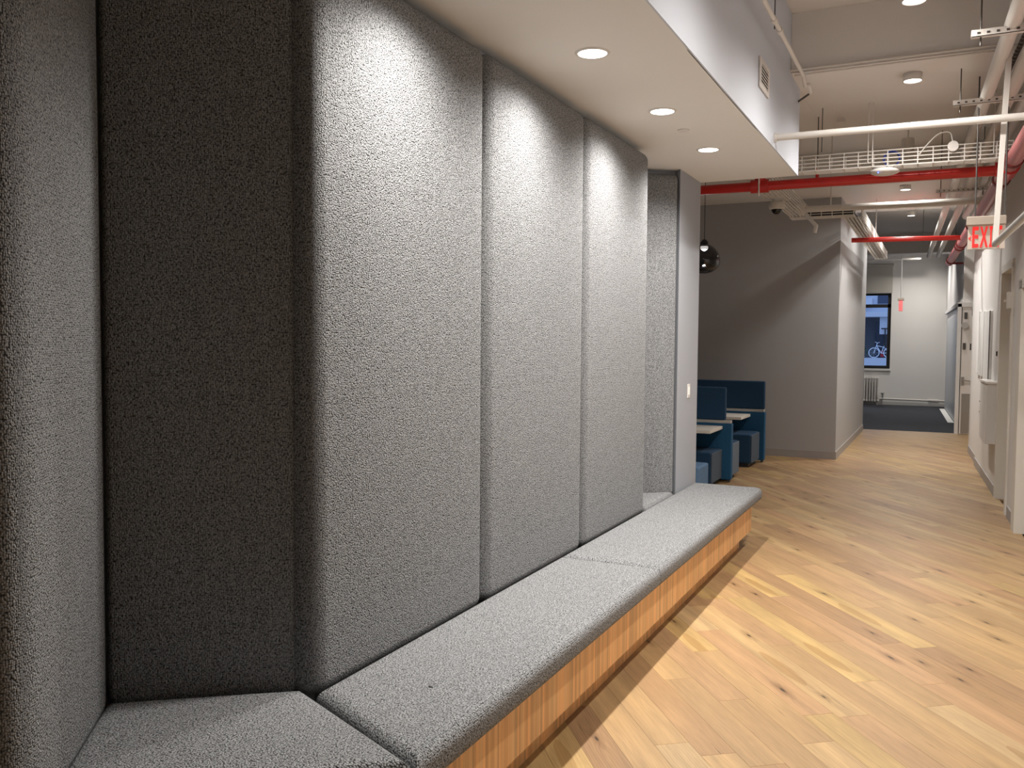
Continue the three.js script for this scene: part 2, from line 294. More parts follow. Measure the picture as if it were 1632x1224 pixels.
// end wall with its window opening (x -3.3..-1.28, y 0.98..3.82)
const EW = -25.9;
struct('wall_end', join([box(-1.27, 1.4, 0, HIGH, EW - 0.25, EW), box(-3.4, -1.27, 0, 0.98, EW - 0.25, EW), box(-3.4, -1.27, 3.05, HIGH, EW - 0.25, EW), box(-5.15, -3.4, 0, HIGH, EW - 0.25, EW)]), M.white);
// right wall, in its own slightly turned frame (u across, v along towards the camera)
const RT = 0.25;
struct('wall_right', join([
  wbox(0, RT, 0, HIGH, 7.62, 18.2), wbox(0, RT, 2.22, HIGH, 6.47, 7.62), wbox(0, RT, 0, HIGH, 5.66, 6.47),
  wbox(0, RT, 2.44, HIGH, 4.62, 5.66), wbox(0, RT, 0, HIGH, 1.80, 4.62), wbox(0.025, RT, 0, HIGH, 0.22, 1.80),
  wbox(0.75, 0.9, 0, HIGH, -2.8, 0.22), wbox(0.025, 0.9, 0, HIGH, 0.16, 0.3), wbox(0.12, 0.3, 2.5, HIGH, -10.6, -2.95), wbox(0.3, 0.45, 0, HIGH, -10.6, -2.95), wbox(0.07, 0.9, 2.36, HIGH, -2.96, -2.8),
]), M.rwall);
// skirtings
struct('baseboard_right', join([wbox(-0.012, 0, 0, 0.11, 5.78, 6.34), wbox(-0.012, 0, 0, 0.11, 1.8, 4.53), wbox(0.013, 0.025, 0, 0.11, 0.22, 1.8)]), M.base);
struct('baseboard_alcove', box(-5.0, -1.318, 0, 0.11, -13.22, -13.208), M.base);
struct('baseboard_left', box(-1.33, -1.318, 0, 0.11, -18.0, -13.22), M.base);

// ------------------------------------------------------------------ upholstered wall panels
const PH0 = 0.40, PH1 = 2.985;
function panel(w, cx, cz, turn, label, rx = 0.075, d = 0.098) {
  const g = padGeo(w, PH1 - PH0, d, rx, 0.06, Math.min(0.062, d * 0.9), 0.006); g.translate(0, (PH1 - PH0) / 2, 0);
  const m = sh(new THREE.Mesh(g, M.fabric)); m.name = numbered('upholstered_wall_panel'); m.position.set(cx, PH0, cz); m.rotation.y = turn;
  m.userData = { label, category: 'wall panel', group: 'grey upholstered panels above the bench' }; scene.add(m); return m;
}
panel(1.244, -1.902, -2.99, Math.PI / 2, 'brightly lit grey boucle wall panel next to the dark corner panel');
panel(1.244, -1.902, -4.24, Math.PI / 2, 'grey boucle wall panel in the middle of the long straight run');
panel(1.238, -1.902, -5.485, Math.PI / 2, 'grey boucle wall panel at the far end of the long run');
{ const c = off(L, 0.298, -0.05); panel(0.622, c[0], c[1], PH, 'dark shaded grey boucle panel facing the camera above the corner seat', 0.03, 0.048); }
{ const c = off(L, 0.0, 0.34); panel(0.84, c[0], c[1], PH + Math.PI / 2, 'tall grey boucle end panel at the left edge of the picture', 0.1); }
{ const c = off(L2, 0.665 / 2, 0); panel(0.66, c[0], c[1], PH, 'narrow dark boucle panel in the far niche beside the pale column', 0.035); }

// ------------------------------------------------------------------ bench: base and four seat cushions
const FX = -1.31, CB = 0.335, CT = 0.458;
const K = [FX, J[1] + (0.585 - (FX - J[0]) * nX) / nZ];                           // front corner where the bench turns
const F = off(L, 0, 0.585);
function cushion(pts, label) { const g = cushionGeo(pts, CB, CT, 0.05); return lone('seat_cushion', g, M.fabric, label, 'cushion', 'grey bench cushions'); }
cushion([off(J, -0.035, -0.03), [K[0] - 0.002, K[1] + 0.004], off(F, -0.014, 0), off(L, -0.014, -0.04)], 'grey corner seat cushion nearest the camera below the dark panel');
const c2 = cushion([[-1.895, J[1] - 0.004], [-1.895, -4.494], [FX, -4.494], [FX, K[1] - 0.003]], 'long grey seat cushion with a small dark speck on it');
part(c2, 'speck', (() => { const g = new THREE.SphereGeometry(0.009, 10, 8); g.scale(1.0, 0.35, 0.6); g.translate(-1.55, CT + 0.001, -2.55); return g; })(), M.black, 'small dark speck of lint');
cushion([[-1.895, -4.502], [-1.895, -7.42], [FX, -7.42], [FX, -4.502]], 'grey seat cushion at the far end of the bench by the column');
cushion([[-1.903, -6.125], off(J2, -0.012, 0.006), off(L2, 0.02, 0.008), [-2.39, -6.34]], 'small grey seat cushion tucked in the far niche behind the bench');
const bench = thing('built_in_bench', 'wooden bench base of striped bamboo ply under the grey cushions', 'bench', [-1.5, 0, -4.6]);
const dK = d => [FX - d, J[1] + (0.585 - d - (FX - d - J[0]) * nX) / nZ];         // the corner set back by d
const fr = (d, s) => off(L, s, 0.585 - d);
part(bench, 'front_board', prism([[FX - 0.05, dK(0.05)[1]], [FX - 0.05, -7.24], [FX - 0.075, -7.24], [FX - 0.075, dK(0.075)[1]]], 0.125, 0.334), M.bamboo);
part(bench, 'front_board', prism([[FX - 0.05, dK(0.05)[1]], fr(0.05, 0.012), fr(0.075, 0.012), [FX - 0.075, dK(0.075)[1]]], 0.125, 0.334), M.bamboo);
part(bench, 'end_board', box(-1.88, FX - 0.078, 0.125, 0.334, -7.24, -7.215), M.bamboo);
part(bench, 'toe_kick', prism([[FX - 0.12, dK(0.12)[1]], [FX - 0.12, -7.12], [FX - 0.14, -7.12], [FX - 0.14, dK(0.14)[1]]], 0.0, 0.124), M.bamboo);
part(bench, 'toe_kick', prism([[FX - 0.12, dK(0.12)[1]], fr(0.12, 0.012), fr(0.14, 0.012), [FX - 0.14, dK(0.14)[1]]], 0.0, 0.124), M.bamboo);
part(bench, 'seat_platform', prism([[-1.88, J[1] - 0.03], [-1.88, -7.21], [FX - 0.08, -7.21], [FX - 0.08, dK(0.08)[1]], fr(0.08, 0.02), off(L, 0.02, 0.02)], 0.29, 0.333), M.carcass);
part(bench, 'niche_platform', prism([[-1.905, -6.16], [-1.905, -6.84], off(L2, 0.05, 0.03), [-2.37, -6.37]], 0.0, 0.333), M.carcass);

// ------------------------------------------------------------------ downlights
function spot(x, y, z, cd, angle = 64) {
  const s = new THREE.SpotLight(LAMP, cd, 0, angle * Math.PI / 180, 1, 2); s.position.set(x, y, z); s.target.position.set(x, 0, z); s.castShadow = true; s.shadow.radius = 2; s.shadow.mapSize.set(1024, 1024);
  s.name = numbered('downlight_beam'); scene.add(s, s.target); return s;
}
function recessed(z, label) {
  const x = -1.53, t = thing('recessed_downlight', label, 'downlight', [x, SOF - 0.012, z], 0, 'recessed downlights in the soffit');
  part(t, 'trim_ring', plain(new THREE.LatheGeometry([[0.068, 0], [0.070, -0.006], [0.080, -0.005], [0.084, 0], [0.084, 0.001]].map(([a, b]) => new THREE.Vector2(a, b)), 36).translate(x, SOF - 0.001, z)), M.plastic);
  part(t, 'lens', disc(x, SOF - 0.003, z, 0.068, 0.004), M.glow);
  spot(x, SOF - 0.012, z, SOFFIT_CD, 76);
}
recessed(-2.82, 'recessed soffit downlight above the first straight panel, out of frame');
recessed(-3.97, 'largest glowing recessed downlight in the soffit, nearest the camera');
recessed(-5.13, 'middle glowing recessed downlight in the soffit');
recessed(-6.27, 'farthest glowing recessed downlight in the soffit');
function cylinder(x, z, top, label, cd = CORRIDOR_CD, y = 3.65) {                // the same fitting hangs on a short stem in the high bays
  const t = thing('cylinder_downlight', label, 'downlight', [x, y, z], 0, 'white cylinder downlights along the corridor');
  part(t, 'housing', plain(new THREE.LatheGeometry([[0.060, 0.012], [0.062, 0.002], [0.066, 0], [0.068, 0.004], [0.068, top - y > 0.3 ? 0.30 : top - y], [0.0, top - y > 0.3 ? 0.30 : top - y]].map(([a, b]) => new THREE.Vector2(a, b)), 32).translate(x, y, z)), M.plastic);
  if (top - y > 0.3) part(t, 'stem', rod([x, y + 0.29, z], [x, top, z], 0.008), M.plastic);
  part(t, 'lens', disc(x, y + 0.009, z, 0.060, 0.004), M.glow);
  spot(x, y - 0.006, z, cd, cd === END_CD ? 80 : 64);
}
cylinder(-0.205, -5.73, HIGH, 'cylinder downlight cut by the top edge of the picture');
cylinder(-0.26, -7.44, LOW, 'white cylinder downlight hanging just beyond the ceiling step');
cylinder(-0.41, -10.9, HIGH, 'added unseen dimmed cylinder downlight behind the wire tray and the red pipe', 6);  // added lamp, hidden by the tray, to brighten the right wall
cylinder(-0.488, -12.593, LOW, 'small glowing downlight seen just below the long red pipe');
cylinder(-0.15, -4.0, HIGH, 'cylinder downlight overhead, above the picture');
cylinder(-0.53, -13.9, LOW, 'cylinder downlight behind the far white pipe');
cylinder(-0.55, -15.3, HIGH, 'cylinder downlight in the far bay before the carpet', CORRIDOR_CD, 4.0);
cylinder(-0.58, -17.8, HIGH, 'cylinder downlight over the edge of the carpet', CORRIDOR_CD, 4.0);
cylinder(-0.65, -22.8, HIGH, 'cylinder downlight over the dark carpet behind the far beam', END_CD, 4.0);
cylinder(-0.6, -24.6, HIGH, 'cylinder downlight close to the far end wall', END_CD, 4.0);

// ------------------------------------------------------------------ soffit face and column fittings
{
  const t = thing('air_vent', 'white louvred air vent on the face of the soffit', 'vent', [-1.09, 3.29, -5.95]);
  const z0 = -6.11, z1 = -5.78, y0 = 3.285, y1 = 3.475, x = -1.1005;
  part(t, 'back_plate', box(x, x + 0.003, y0, y1, z0, z1), M.steel);
  for (const [a, b, c, d] of [[y0, y0 + 0.03, z0, z1], [y1 - 0.03, y1, z0, z1], [y0 + 0.03, y1 - 0.03, z0, z0 + 0.04], [y0 + 0.03, y1 - 0.03, z1 - 0.04, z1]]) part(t, 'frame', box(x + 0.003, x + 0.014, a, b, c, d, 0.003), M.plastic);
  for (let k = 0; k < 6; k++) { const y = y0 + 0.04 + k * 0.0215; const g = new THREE.BoxGeometry(0.017, 0.004, z1 - z0 - 0.08); g.rotateZ(-0.95); g.translate(x + 0.010, y, (z0 + z1) / 2); part(t, 'louvre', plain(g), M.plastic); }
}
{
  const t = thing('light_switch', 'white light switch on the pale column', 'switch', [-1.9, 1.19, -7.245]);
  part(t, 'plate', box(-1.9, -1.894, 1.188, 1.304, -7.281, -7.209, 0.002), M.plastic);
  part(t, 'rocker', box(-1.895, -1.888, 1.214, 1.278, -7.261, -7.229, 0.002), M.white);
}
lone('sprinkler_cover', disc(-1.54, SOF - 0.003, -5.64, 0.038, 0.006), M.plastic, 'round concealed sprinkler cover in the soffit between two downlights', 'sprinkler');

// ------------------------------------------------------------------ booths in the alcove
function ottoman(x0, x1, z0, z1, h, mat, label, sideMat) {
  const t = thing('ottoman', label, 'ottoman', [(x0 + x1) / 2, 0, (z0 + z1) / 2], 0, 'upholstered booth seats');
  part(t, 'body', box(x0, x1, 0.05, h, z0, z1, 0.025), mat);
  if (sideMat) part(t, 'side_pad', box(x1 - 0.004, x1 + 0.012, 0.055, h - 0.012, z0 + 0.012, z1 - 0.012, 0.008), sideMat, 'paler slate side');
  part(t, 'plinth', box(x0 + 0.04, x1 - 0.04, 0.0, 0.05, z0 + 0.04, z1 - 0.04), M.black);
}
function booth(z, xr, xu, tx, label) {
  const t = thing('privacy_screen', label, 'screen', [-3, 0, z], 0, 'navy booth screens');
  part(t, 'lower_panel', box(-4.2, xr, 0.03, 0.70, z - 0.05, z + 0.05, 0.015), M.blue);  // brighter blue than the upper panel paints in the light falling here
  part(t, 'upper_panel', box(-4.2, xu, 0.735, 1.125, z - 0.035, z + 0.035, 0.02), M.navy);
  part(t, 'rail', box(-4.2, xr - 0.015, 0.70, 0.735, z - 0.045, z + 0.045, 0.004), M.zinc);
  part(t, 'foot', box(xr - 0.05, xr - 0.02, 0, 0.03, z - 0.03, z + 0.03), M.darkMetal);
  const s = new THREE.Shape([[-4.0, 0.05], [tx, 0.05], [tx, 0.67], [-4.0, 0.67]].map(([a, b]) => new THREE.Vector2(a, -(z + b))));
  const g = new THREE.ExtrudeGeometry(s, { depth: 0.03, bevelEnabled: true, bevelSize: 0.004, bevelThickness: 0.004, bevelSegments: 2 }); g.rotateX(-Math.PI / 2); g.translate(0, 0.635, 0);
  part(t, 'tabletop', plain(g), M.table, 'white cantilevered tabletop');
}
booth(-10.44, -2.2, -2.28, -2.31, 'nearer navy booth screen with a white tabletop, beside the column');
booth(-12.42, -2.17, -2.18, -2.37, 'farther navy booth screen against the dark alcove wall');
ottoman(-3.4, -2.31, -10.36, -9.84, 0.41, M.navy, 'dark booth seat with slate side in front of the nearer screen', M.slate);
ottoman(-3.4, -2.24, -11.0, -10.52, 0.45, M.navy, 'slate booth seat just behind the nearer screen', M.slateLight);
ottoman(-3.4, -2.24, -12.34, -11.78, 0.44, M.navy, 'dark booth seat in front of the farther screen', M.slate);
ottoman(-2.85, -2.27, -9.58, -9.12, 0.335, M.skyBlue, 'low sky blue stool just behind the pale column');
{
  const x = -2.59, z = -10.5, t = thing('pendant_lamp', 'smoked glass globe pendant hanging by the pale column', 'pendant lamp', [x, 2.46, z]);
  part(t, 'cord', rod([x, 2.84, z], [x, HIGH, z], 0.004, 8), M.black);
  part(t, 'socket', plain(new THREE.LatheGeometry([[0, 0.085], [0.02, 0.08], [0.045, 0.05], [0.052, 0.01], [0.05, 0.0]].map(([a, b]) => new THREE.Vector2(a, b)), 24).translate(x, 2.80, z)), M.black);
  part(t, 'bulb', plain(new THREE.SphereGeometry(0.046, 20, 14).scale(1, 0.8, 1).translate(x, 2.785, z)), std({ color: lin(1, 1, 1), emissive: lin(1, 0.93, 0.82), emissiveIntensity: 2.2 }));
  const pr = []; for (let k = 0; k <= 22; k++) { const a = k / 22; const ang = -Math.PI / 2 + a * (Math.PI * 0.93); pr.push(new THREE.Vector2(Math.max(0.0, 0.188 * Math.cos(ang) * (1 - 0.10 * Math.sin(ang))), 0.19 * Math.sin(ang) * (Math.sin(ang) > 0 ? 1.0 : 0.9))); }
  part(t, 'glass_shade', plain(new THREE.LatheGeometry(pr, 44).translate(x, 2.645, z)), M.smoke);
  const l = new THREE.PointLight(LAMP, 1.2, 0, 2); l.position.set(x, 2.725, z); l.castShadow = true; l.name = 'pendant_glow'; scene.add(l);
}

// ------------------------------------------------------------------ services under the ceiling
{ const t = thing('white_pipe', 'long white pipe crossing the corridor from the soffit face', 'pipe', [-1.1, 3.09, -6.42]);
  part(t, 'pipe', rod([-1.1, 3.093, -6.42], [0.74, 3.08, -6.42], 0.024, 20), M.pipeWhite);
  part(t, 'collar', rod([-1.1, 3.093, -6.42], [-1.085, 3.093, -6.42], 0.034, 20), M.pipeWhite); }
{ const t = thing('conduit', 'white conduit with a downward kink beside the soffit face', 'conduit', [-0.97, 3.6, -5.5]);
  part(t, 'tube', pipe([[-0.97, 3.6, -2.2], [-0.965, 3.6, -6.75], [-0.965, 3.55, -6.86], [-0.96, 3.60, -7.03], [-0.97, 3.585, -7.2]], 0.014, 10), M.pipeWhite);
  part(t, 'branch', rod([-0.97, 3.585, -7.2], [-1.1, 3.60, -7.47], 0.008, 8), M.darkMetal);
  for (const z of [-5.55, -5.75]) part(t, 'coupling', rod([-0.967, 3.6, z - 0.03], [-0.967, 3.6, z + 0.03], 0.019, 12), M.pipeWhite); }
{ const t = thing('conduit', 'thin white conduit pair along the edge of the ceiling step', 'conduit', [-1.09, 3.7, -7.03]);
  part(t, 'tube', rod([-1.1, 3.725, -7.035], [0.75, 3.725, -7.035], 0.009, 10), M.pipeWhite);
  part(t, 'tube', rod([-1.07, 3.685, -7.04], [0.75, 3.69, -7.04], 0.008, 10), M.pipeWhite);
  part(t, 'coupling', rod([-0.35, 3.725, -7.035], [-0.31, 3.725, -7.035], 0.014, 12), M.pipeWhite); }
function hanger(x, z, y0, y1, label) { return lone('threaded_rod', rod([x, y0, z], [x, y1, z], 0.004, 6), M.darkMetal, label, 'rod', 'thin hanger rods'); }
hanger(-1.0, -5.75, 3.615, HIGH, 'thin dark hanger rod above the kinked white conduit');
hanger(-1.0, -8.2, 3.33, LOW, 'dark hanger rod beside the soffit end above the tray');
for (const x of [-0.62, -0.585]) lone('threaded_rod', rod([x, 3.2, -8.19], [x, LOW, -8.19], 0.005, 6), M.pipeWhite, x < -0.6 ? 'left white rod of the pair holding the wire tray' : 'right white rod of the pair holding the wire tray', 'rod', 'thin hanger rods');
for (const x of [0.33, 0.38]) lone('threaded_rod', rod([x, 3.2, -8.19], [x, LOW, -8.19], 0.005, 6), M.pipeWhite, x < 0.35 ? 'white rod at the right end of the wire tray' : 'last white rod of the wire tray near the red main', 'rod', 'thin hanger rods');
lone('junction_box', box(-0.92, -0.86, LOW - 0.035, LOW, -8.72, -8.62, 0.004), M.plastic, 'small pale box fixed under the dropped ceiling', 'box');
// wire basket trays
function tray(p, q, w, h, label, open = {}) {
  const a = V(...p), b = V(...q), len = a.distanceTo(b), d = b.clone().sub(a).normalize(), s = V(-d.z, 0, d.x), r = 0.0052;
  const at = (l, x, y) => { const v = a.clone().addScaledVector(d, l).addScaledVector(s, x); return [v.x, v.y + y, v.z]; };
  const t = thing('cable_tray', label, 'cable tray', p, 0, 'wire mesh cable trays');
  const side = 4, bot = 5;
  for (const sx of [-1, 1]) for (let k = 0; k < side; k++) part(t, 'long_wire', rod(at(0, sx * w / 2, h * (k + 1) / side), at(len, sx * w / 2, h * (k + 1) / side), r, 6), M.pipeWhite);
  for (let k = 0; k <= bot; k++) part(t, 'long_wire', rod(at(0, -w / 2 + w * k / bot, 0), at(len, -w / 2 + w * k / bot, 0), r, 6), M.pipeWhite);
  const nn = Math.max(2, Math.round(len / 0.115));
  for (let k = 0; k <= nn; k++) { const l = len * k / nn; part(t, 'hoop_wire', join([rod(at(l, -w / 2, h), at(l, -w / 2, 0), r, 5), rod(at(l, -w / 2, 0), at(l, w / 2, 0), r, 5), rod(at(l, w / 2, 0), at(l, w / 2, h), r, 5)]), M.pipeWhite); }
  return t;
}
tray([-1.75, 3.175, -8.28], [0.47, 3.165, -8.28], 0.16, 0.13, 'white wire mesh tray crossing the corridor above the red pipe');
tray([-1.62, 3.2, -8.62], [-1.62, 3.2, -11.25], 0.20, 0.12, 'white wire mesh tray running away behind the dome camera');
tray([-1.74, 3.2, -11.45], [-1.0, 3.2, -11.45], 0.20, 0.12, 'short wire mesh tray full of dark cables below the far white pipe');
tray([-1.03, 3.2, -11.6], [-1.05, 3.2, -17.4], 0.20, 0.12, 'wire mesh tray running along the left corridor wall');
for (const [k, y, x] of [[0, 3.222, -0.05], [1, 3.222, 0.0], [2, 3.222, 0.05], [3, 3.25, -0.03], [4, 3.25, 0.03]]) lone('cable', pipe([[-1.70, y, -11.45 + x], [-1.05 + x, y, -11.45 + x], [-1.04 + x, y, -11.7], [-1.05 + x, y, -17.3]], 0.016, 8), M.black, ['dark cable on the outer side of the far tray', 'dark cable beside the outermost in the far tray', 'dark cable by the wall side of the far tray', 'upper dark cable on the outer side of the far tray', 'upper dark cable on the wall side of the far tray'][k], 'cable', 'dark cables in the far tray');
{ const t = thing('wireless_access_point', 'white rounded wireless access point under the wire tray', 'access point', [-0.49, 3.10, -8.28]);
  part(t, 'body', (() => { const g = new THREE.SphereGeometry(0.12, 28, 16); g.scale(1, 0.30, 0.9); g.translate(-0.49, 3.135, -8.28); return plain(g); })(), M.plastic);
  part(t, 'bracket', box(-0.56, -0.42, 3.155, 3.172, -8.34, -8.22), M.zinc);
  part(t, 'status_light', ball([-0.535, 3.113, -8.186], 0.006, 8), M.led); }
lone('cable_coil', (() => { const a = []; for (let k = 0; k < 3; k++) { const g = new THREE.TorusGeometry(0.058 + 0.004 * k, 0.005, 8, 36); g.translate(-0.44, 3.255, -8.365 - 0.012 + 0.0 * k - 0.0); g.translate(0, 0, 0.012 * k); a.push(plain(g)); } return join(a); })(), M.blueCable, 'coil of dark blue cable hung on the wire tray', 'cable');
{ const t = thing('sensor', 'white puck sensor with a looped cable on the wire tray', 'sensor', [0.033, 3.24, -8.19]);
  part(t, 'puck', (() => { const g = new THREE.CylinderGeometry(0.042, 0.042, 0.03, 24); g.rotateX(Math.PI / 2); g.translate(0.033, 3.285, -8.185); return plain(g); })(), M.plastic);
  const cv = new THREE.CatmullRomCurve3([V(0.03, 3.32, -8.19), V(0.005, 3.40, -8.19), V(-0.07, 3.40, -8.19), V(-0.15, 3.33, -8.19), V(-0.22, 3.24, -8.19)]);
  part(t, 'lead', plain(new THREE.TubeGeometry(cv, 28, 0.005, 8)), M.pipeWhite); }
{ const t = thing('dome_camera', 'cream dome security camera hanging below the wire tray', 'security camera', [-1.64, 3.0, -9.8]);
  part(t, 'housing', plain(new THREE.LatheGeometry([[0, 0.085], [0.06, 0.085], [0.078, 0.078], [0.085, 0.03], [0.08, 0.006], [0.06, 0]].map(([a, b]) => new THREE.Vector2(a, b)), 32).translate(-1.64, 3.085, -9.8)), M.cream);
  part(t, 'dome', plain(new THREE.SphereGeometry(0.058, 24, 12, 0, Math.PI * 2, Math.PI / 2, Math.PI / 2).translate(-1.64, 3.09, -9.8)), std({ color: lin(0.015, 0.015, 0.016), roughness: 0.08 }));
  part(t, 'mount', rod([-1.64, 3.165, -9.8], [-1.64, 3.205, -9.8], 0.05, 16), M.plastic); }
// red sprinkler mains
{ const t = thing('sprinkler_pipe', 'long red sprinkler pipe crossing the corridor above the camera', 'pipe', [-0.8, 3.1, -8.5]);
  part(t, 'pipe', rod([-3.3, 3.125, -8.5], [0.43, 3.115, -8.5], 0.044, 24), M.pipeRed);
  part(t, 'tee', rod([-1.66, 3.12, -8.5], [-1.50, 3.12, -8.5], 0.062, 20), M.pipeRed); part(t, 'tee', rod([-1.58, 3.12, -8.5], [-1.58, 3.22, -8.5], 0.05, 20), M.pipeRed);
  part(t, 'outlet', rod([-1.07, 3.15, -8.5], [-1.07, 3.24, -8.5], 0.016, 12), M.pipeRed);
  part(t, 'hanger_rod', rod([-1.07, 3.23, -8.5], [-1.07, LOW, -8.5], 0.005, 6), M.darkMetal);
  part(t, 'pipe_clip', rod([-1.58, 3.02, -8.44], [-1.58, 3.2, -8.445], 0.008, 8), M.pipeWhite); }
{ const t = thing('sprinkler_main', 'thick red sprinkler main running along the right wall', 'pipe', wpt(-0.2, 3.1, 4));
  part(t, 'pipe', rod(wpt(-0.2, 3.12, 12), wpt(-0.2, 3.13, -2.5), 0.062, 24), M.pinkPipe);
  part(t, 'tee', rod(wpt(-0.2, 3.125, 6.72), wpt(-0.2, 3.125, 7.05), 0.08, 24), M.pipeRed); part(t, 'tee', rod(wpt(-0.30, 3.118, 6.9), wpt(-0.2, 3.118, 6.9), 0.06, 20), M.pipeRed);
  for (const v of [7.3, 6.35, 3.3, 3.0, 0.9, 0.5, -1.9]) { part(t, 'clamp', rod(wpt(-0.2, 3.125, v - 0.03), wpt(-0.2, 3.125, v + 0.03), 0.076, 20), M.clampRed); }
  for (const v of [3.0, -1.9]) part(t, 'wall_bracket', wbox(-0.2, -0.002, 3.05, 3.085, v - 0.02, v + 0.02), M.clampRed);
  part(t, 'end_cap', rod(wpt(-0.2, 3.13, -2.5), wpt(-0.2, 3.13, -2.62), 0.05, 20), M.pipeWhite); }
{ const t = thing('sprinkler_pipe', 'shorter red sprinkler pipe farther down the corridor', 'pipe', [-0.5, 3.1, -13.7]);
  part(t, 'pipe', rod([-1.22, 3.14, -13.6], [0.24, 3.125, -13.7], 0.034, 20), M.pipeRed);
  part(t, 'hanger_rod', rod([-0.9, 3.15, -13.62], [-0.9, LOW, -13.62], 0.006, 6), M.pipeWhite); }
{ const t = thing('white_pipe', 'white pipe with an elbow crossing in front of the dark alcove wall', 'pipe', [-1.5, 3.2, -10.95]);
  part(t, 'pipe', rod([-1.55, 3.235, -10.95], [0.36, 3.225, -10.95], 0.038, 20), M.pipeWhite);
  part(t, 'elbow', join([ball([-1.55, 3.225, -10.95], 0.058, 18), rod([-1.55, 3.225, -10.95], [-1.55, 3.3, -10.95], 0.05, 18)]), M.pipeWhite);
  part(t, 'drop', pipe([[-1.5, 3.18, -10.93], [-1.37, 3.03, -10.9], [-1.385, 2.95, -10.9]], 0.022, 12), M.pipeWhite);
  part(t, 'hanger_rod', rod([-1.22, 3.26, -10.95], [-1.22, HIGH, -10.95], 0.008, 6), M.pipeWhite); }
// a pair of pipes near the ceiling on strut trapezes, with a perforated channel between
for (const [x0, x1, lab] of [[0.325, -0.43, 'left of the two white ceiling pipes heading down the corridor'], [0.475, -0.25, 'right of the two white ceiling pipes heading down the corridor']]) lone('ceiling_pipe', rod([x0 + 0.06, 3.5, -4.2], [x1 + 0.12, 3.5, -20.5], 0.044, 20), M.pipeWhite, lab, 'pipe', 'twin white ceiling pipes');
lone('ceiling_pipe', rod([0.66, 3.52, -4.2], [0.25, 3.52, -14.5], 0.045, 18), M.pipeWhite, 'white ceiling pipe nearest the right wall', 'pipe');
function strut(x0, x1, z, label, y = 3.435) {
  const t = thing('strut_channel', label, 'strut', [x0, y, z], 0, 'strut trapezes under the ceiling pipes');
  part(t, 'channel', join([box(x0, x1, y, y + 0.004, z - 0.02, z + 0.02), box(x0, x1, y, y + 0.04, z + 0.017, z + 0.02), box(x0, x1, y, y + 0.04, z - 0.02, z - 0.017)]), M.pipeWhite);
  for (let x = x0 + 0.03; x < x1 - 0.02; x += 0.05) part(t, 'slot', box(x, x + 0.016, y + 0.014, y + 0.026, z + 0.0195, z + 0.0212), M.darkMetal);
  for (const x of [x0 + 0.05, x1 - 0.05]) part(t, 'rod', rod([x, y - 0.05, z], [x, z < -7.06 && z > -9 ? LOW : HIGH, z], 0.005, 6), M.darkMetal);
}
strut(0.10, 0.72, -5.86, 'nearest perforated strut holding the white ceiling pipes');
strut(0.02, 0.6, -7.46, 'second strut holding the white ceiling pipes');
strut(-0.12, 0.42, -11.6, 'third strut seen below the long red pipe');
strut(-0.4, 0.2, -16.6, 'far strut above the shorter red pipe');
lone('perforated_rail', (() => { const a = []; for (let k = 0; k < 30; k++) { const s = k / 30, s2 = (k + 0.55) / 30; a.push(rod([0.47 - 0.12 * s, 3.55, -5.0 - 2.2 * s], [0.47 - 0.12 * s2, 3.55, -5.0 - 2.2 * s2], 0.014, 6)); } a.push(box(0.0, 0.001, 0, 0.001, 0, 0.001).translate(0.47, 3.55, -5)); return join([rod([0.482, 3.562, -5.0], [0.362, 3.562, -7.2], 0.012, 6), ...a.slice(0, 30)]); })(), M.darkMetal, 'dark toothed rail beside the white ceiling pipes', 'rail');
{ const t = thing('conduit_drop', 'white strut dropping in front of the exit sign with a grey arm', 'conduit', [0.315, 2.28, -6.5]);
  part(t, 'upright', (() => { const g = box(-0.017, 0.017, 0, 1.87, -0.012, 0.012, 0.003); g.applyMatrix4(new THREE.Matrix4().makeRotationZ(-0.036).setPosition(0.287, 2.29, -6.5)); return g; })(), M.pipeWhite);
  part(t, 'arm', rod([0.287, 2.30, -6.5], [0.45, 2.29, -3.2], 0.021, 14), M.zinc); }

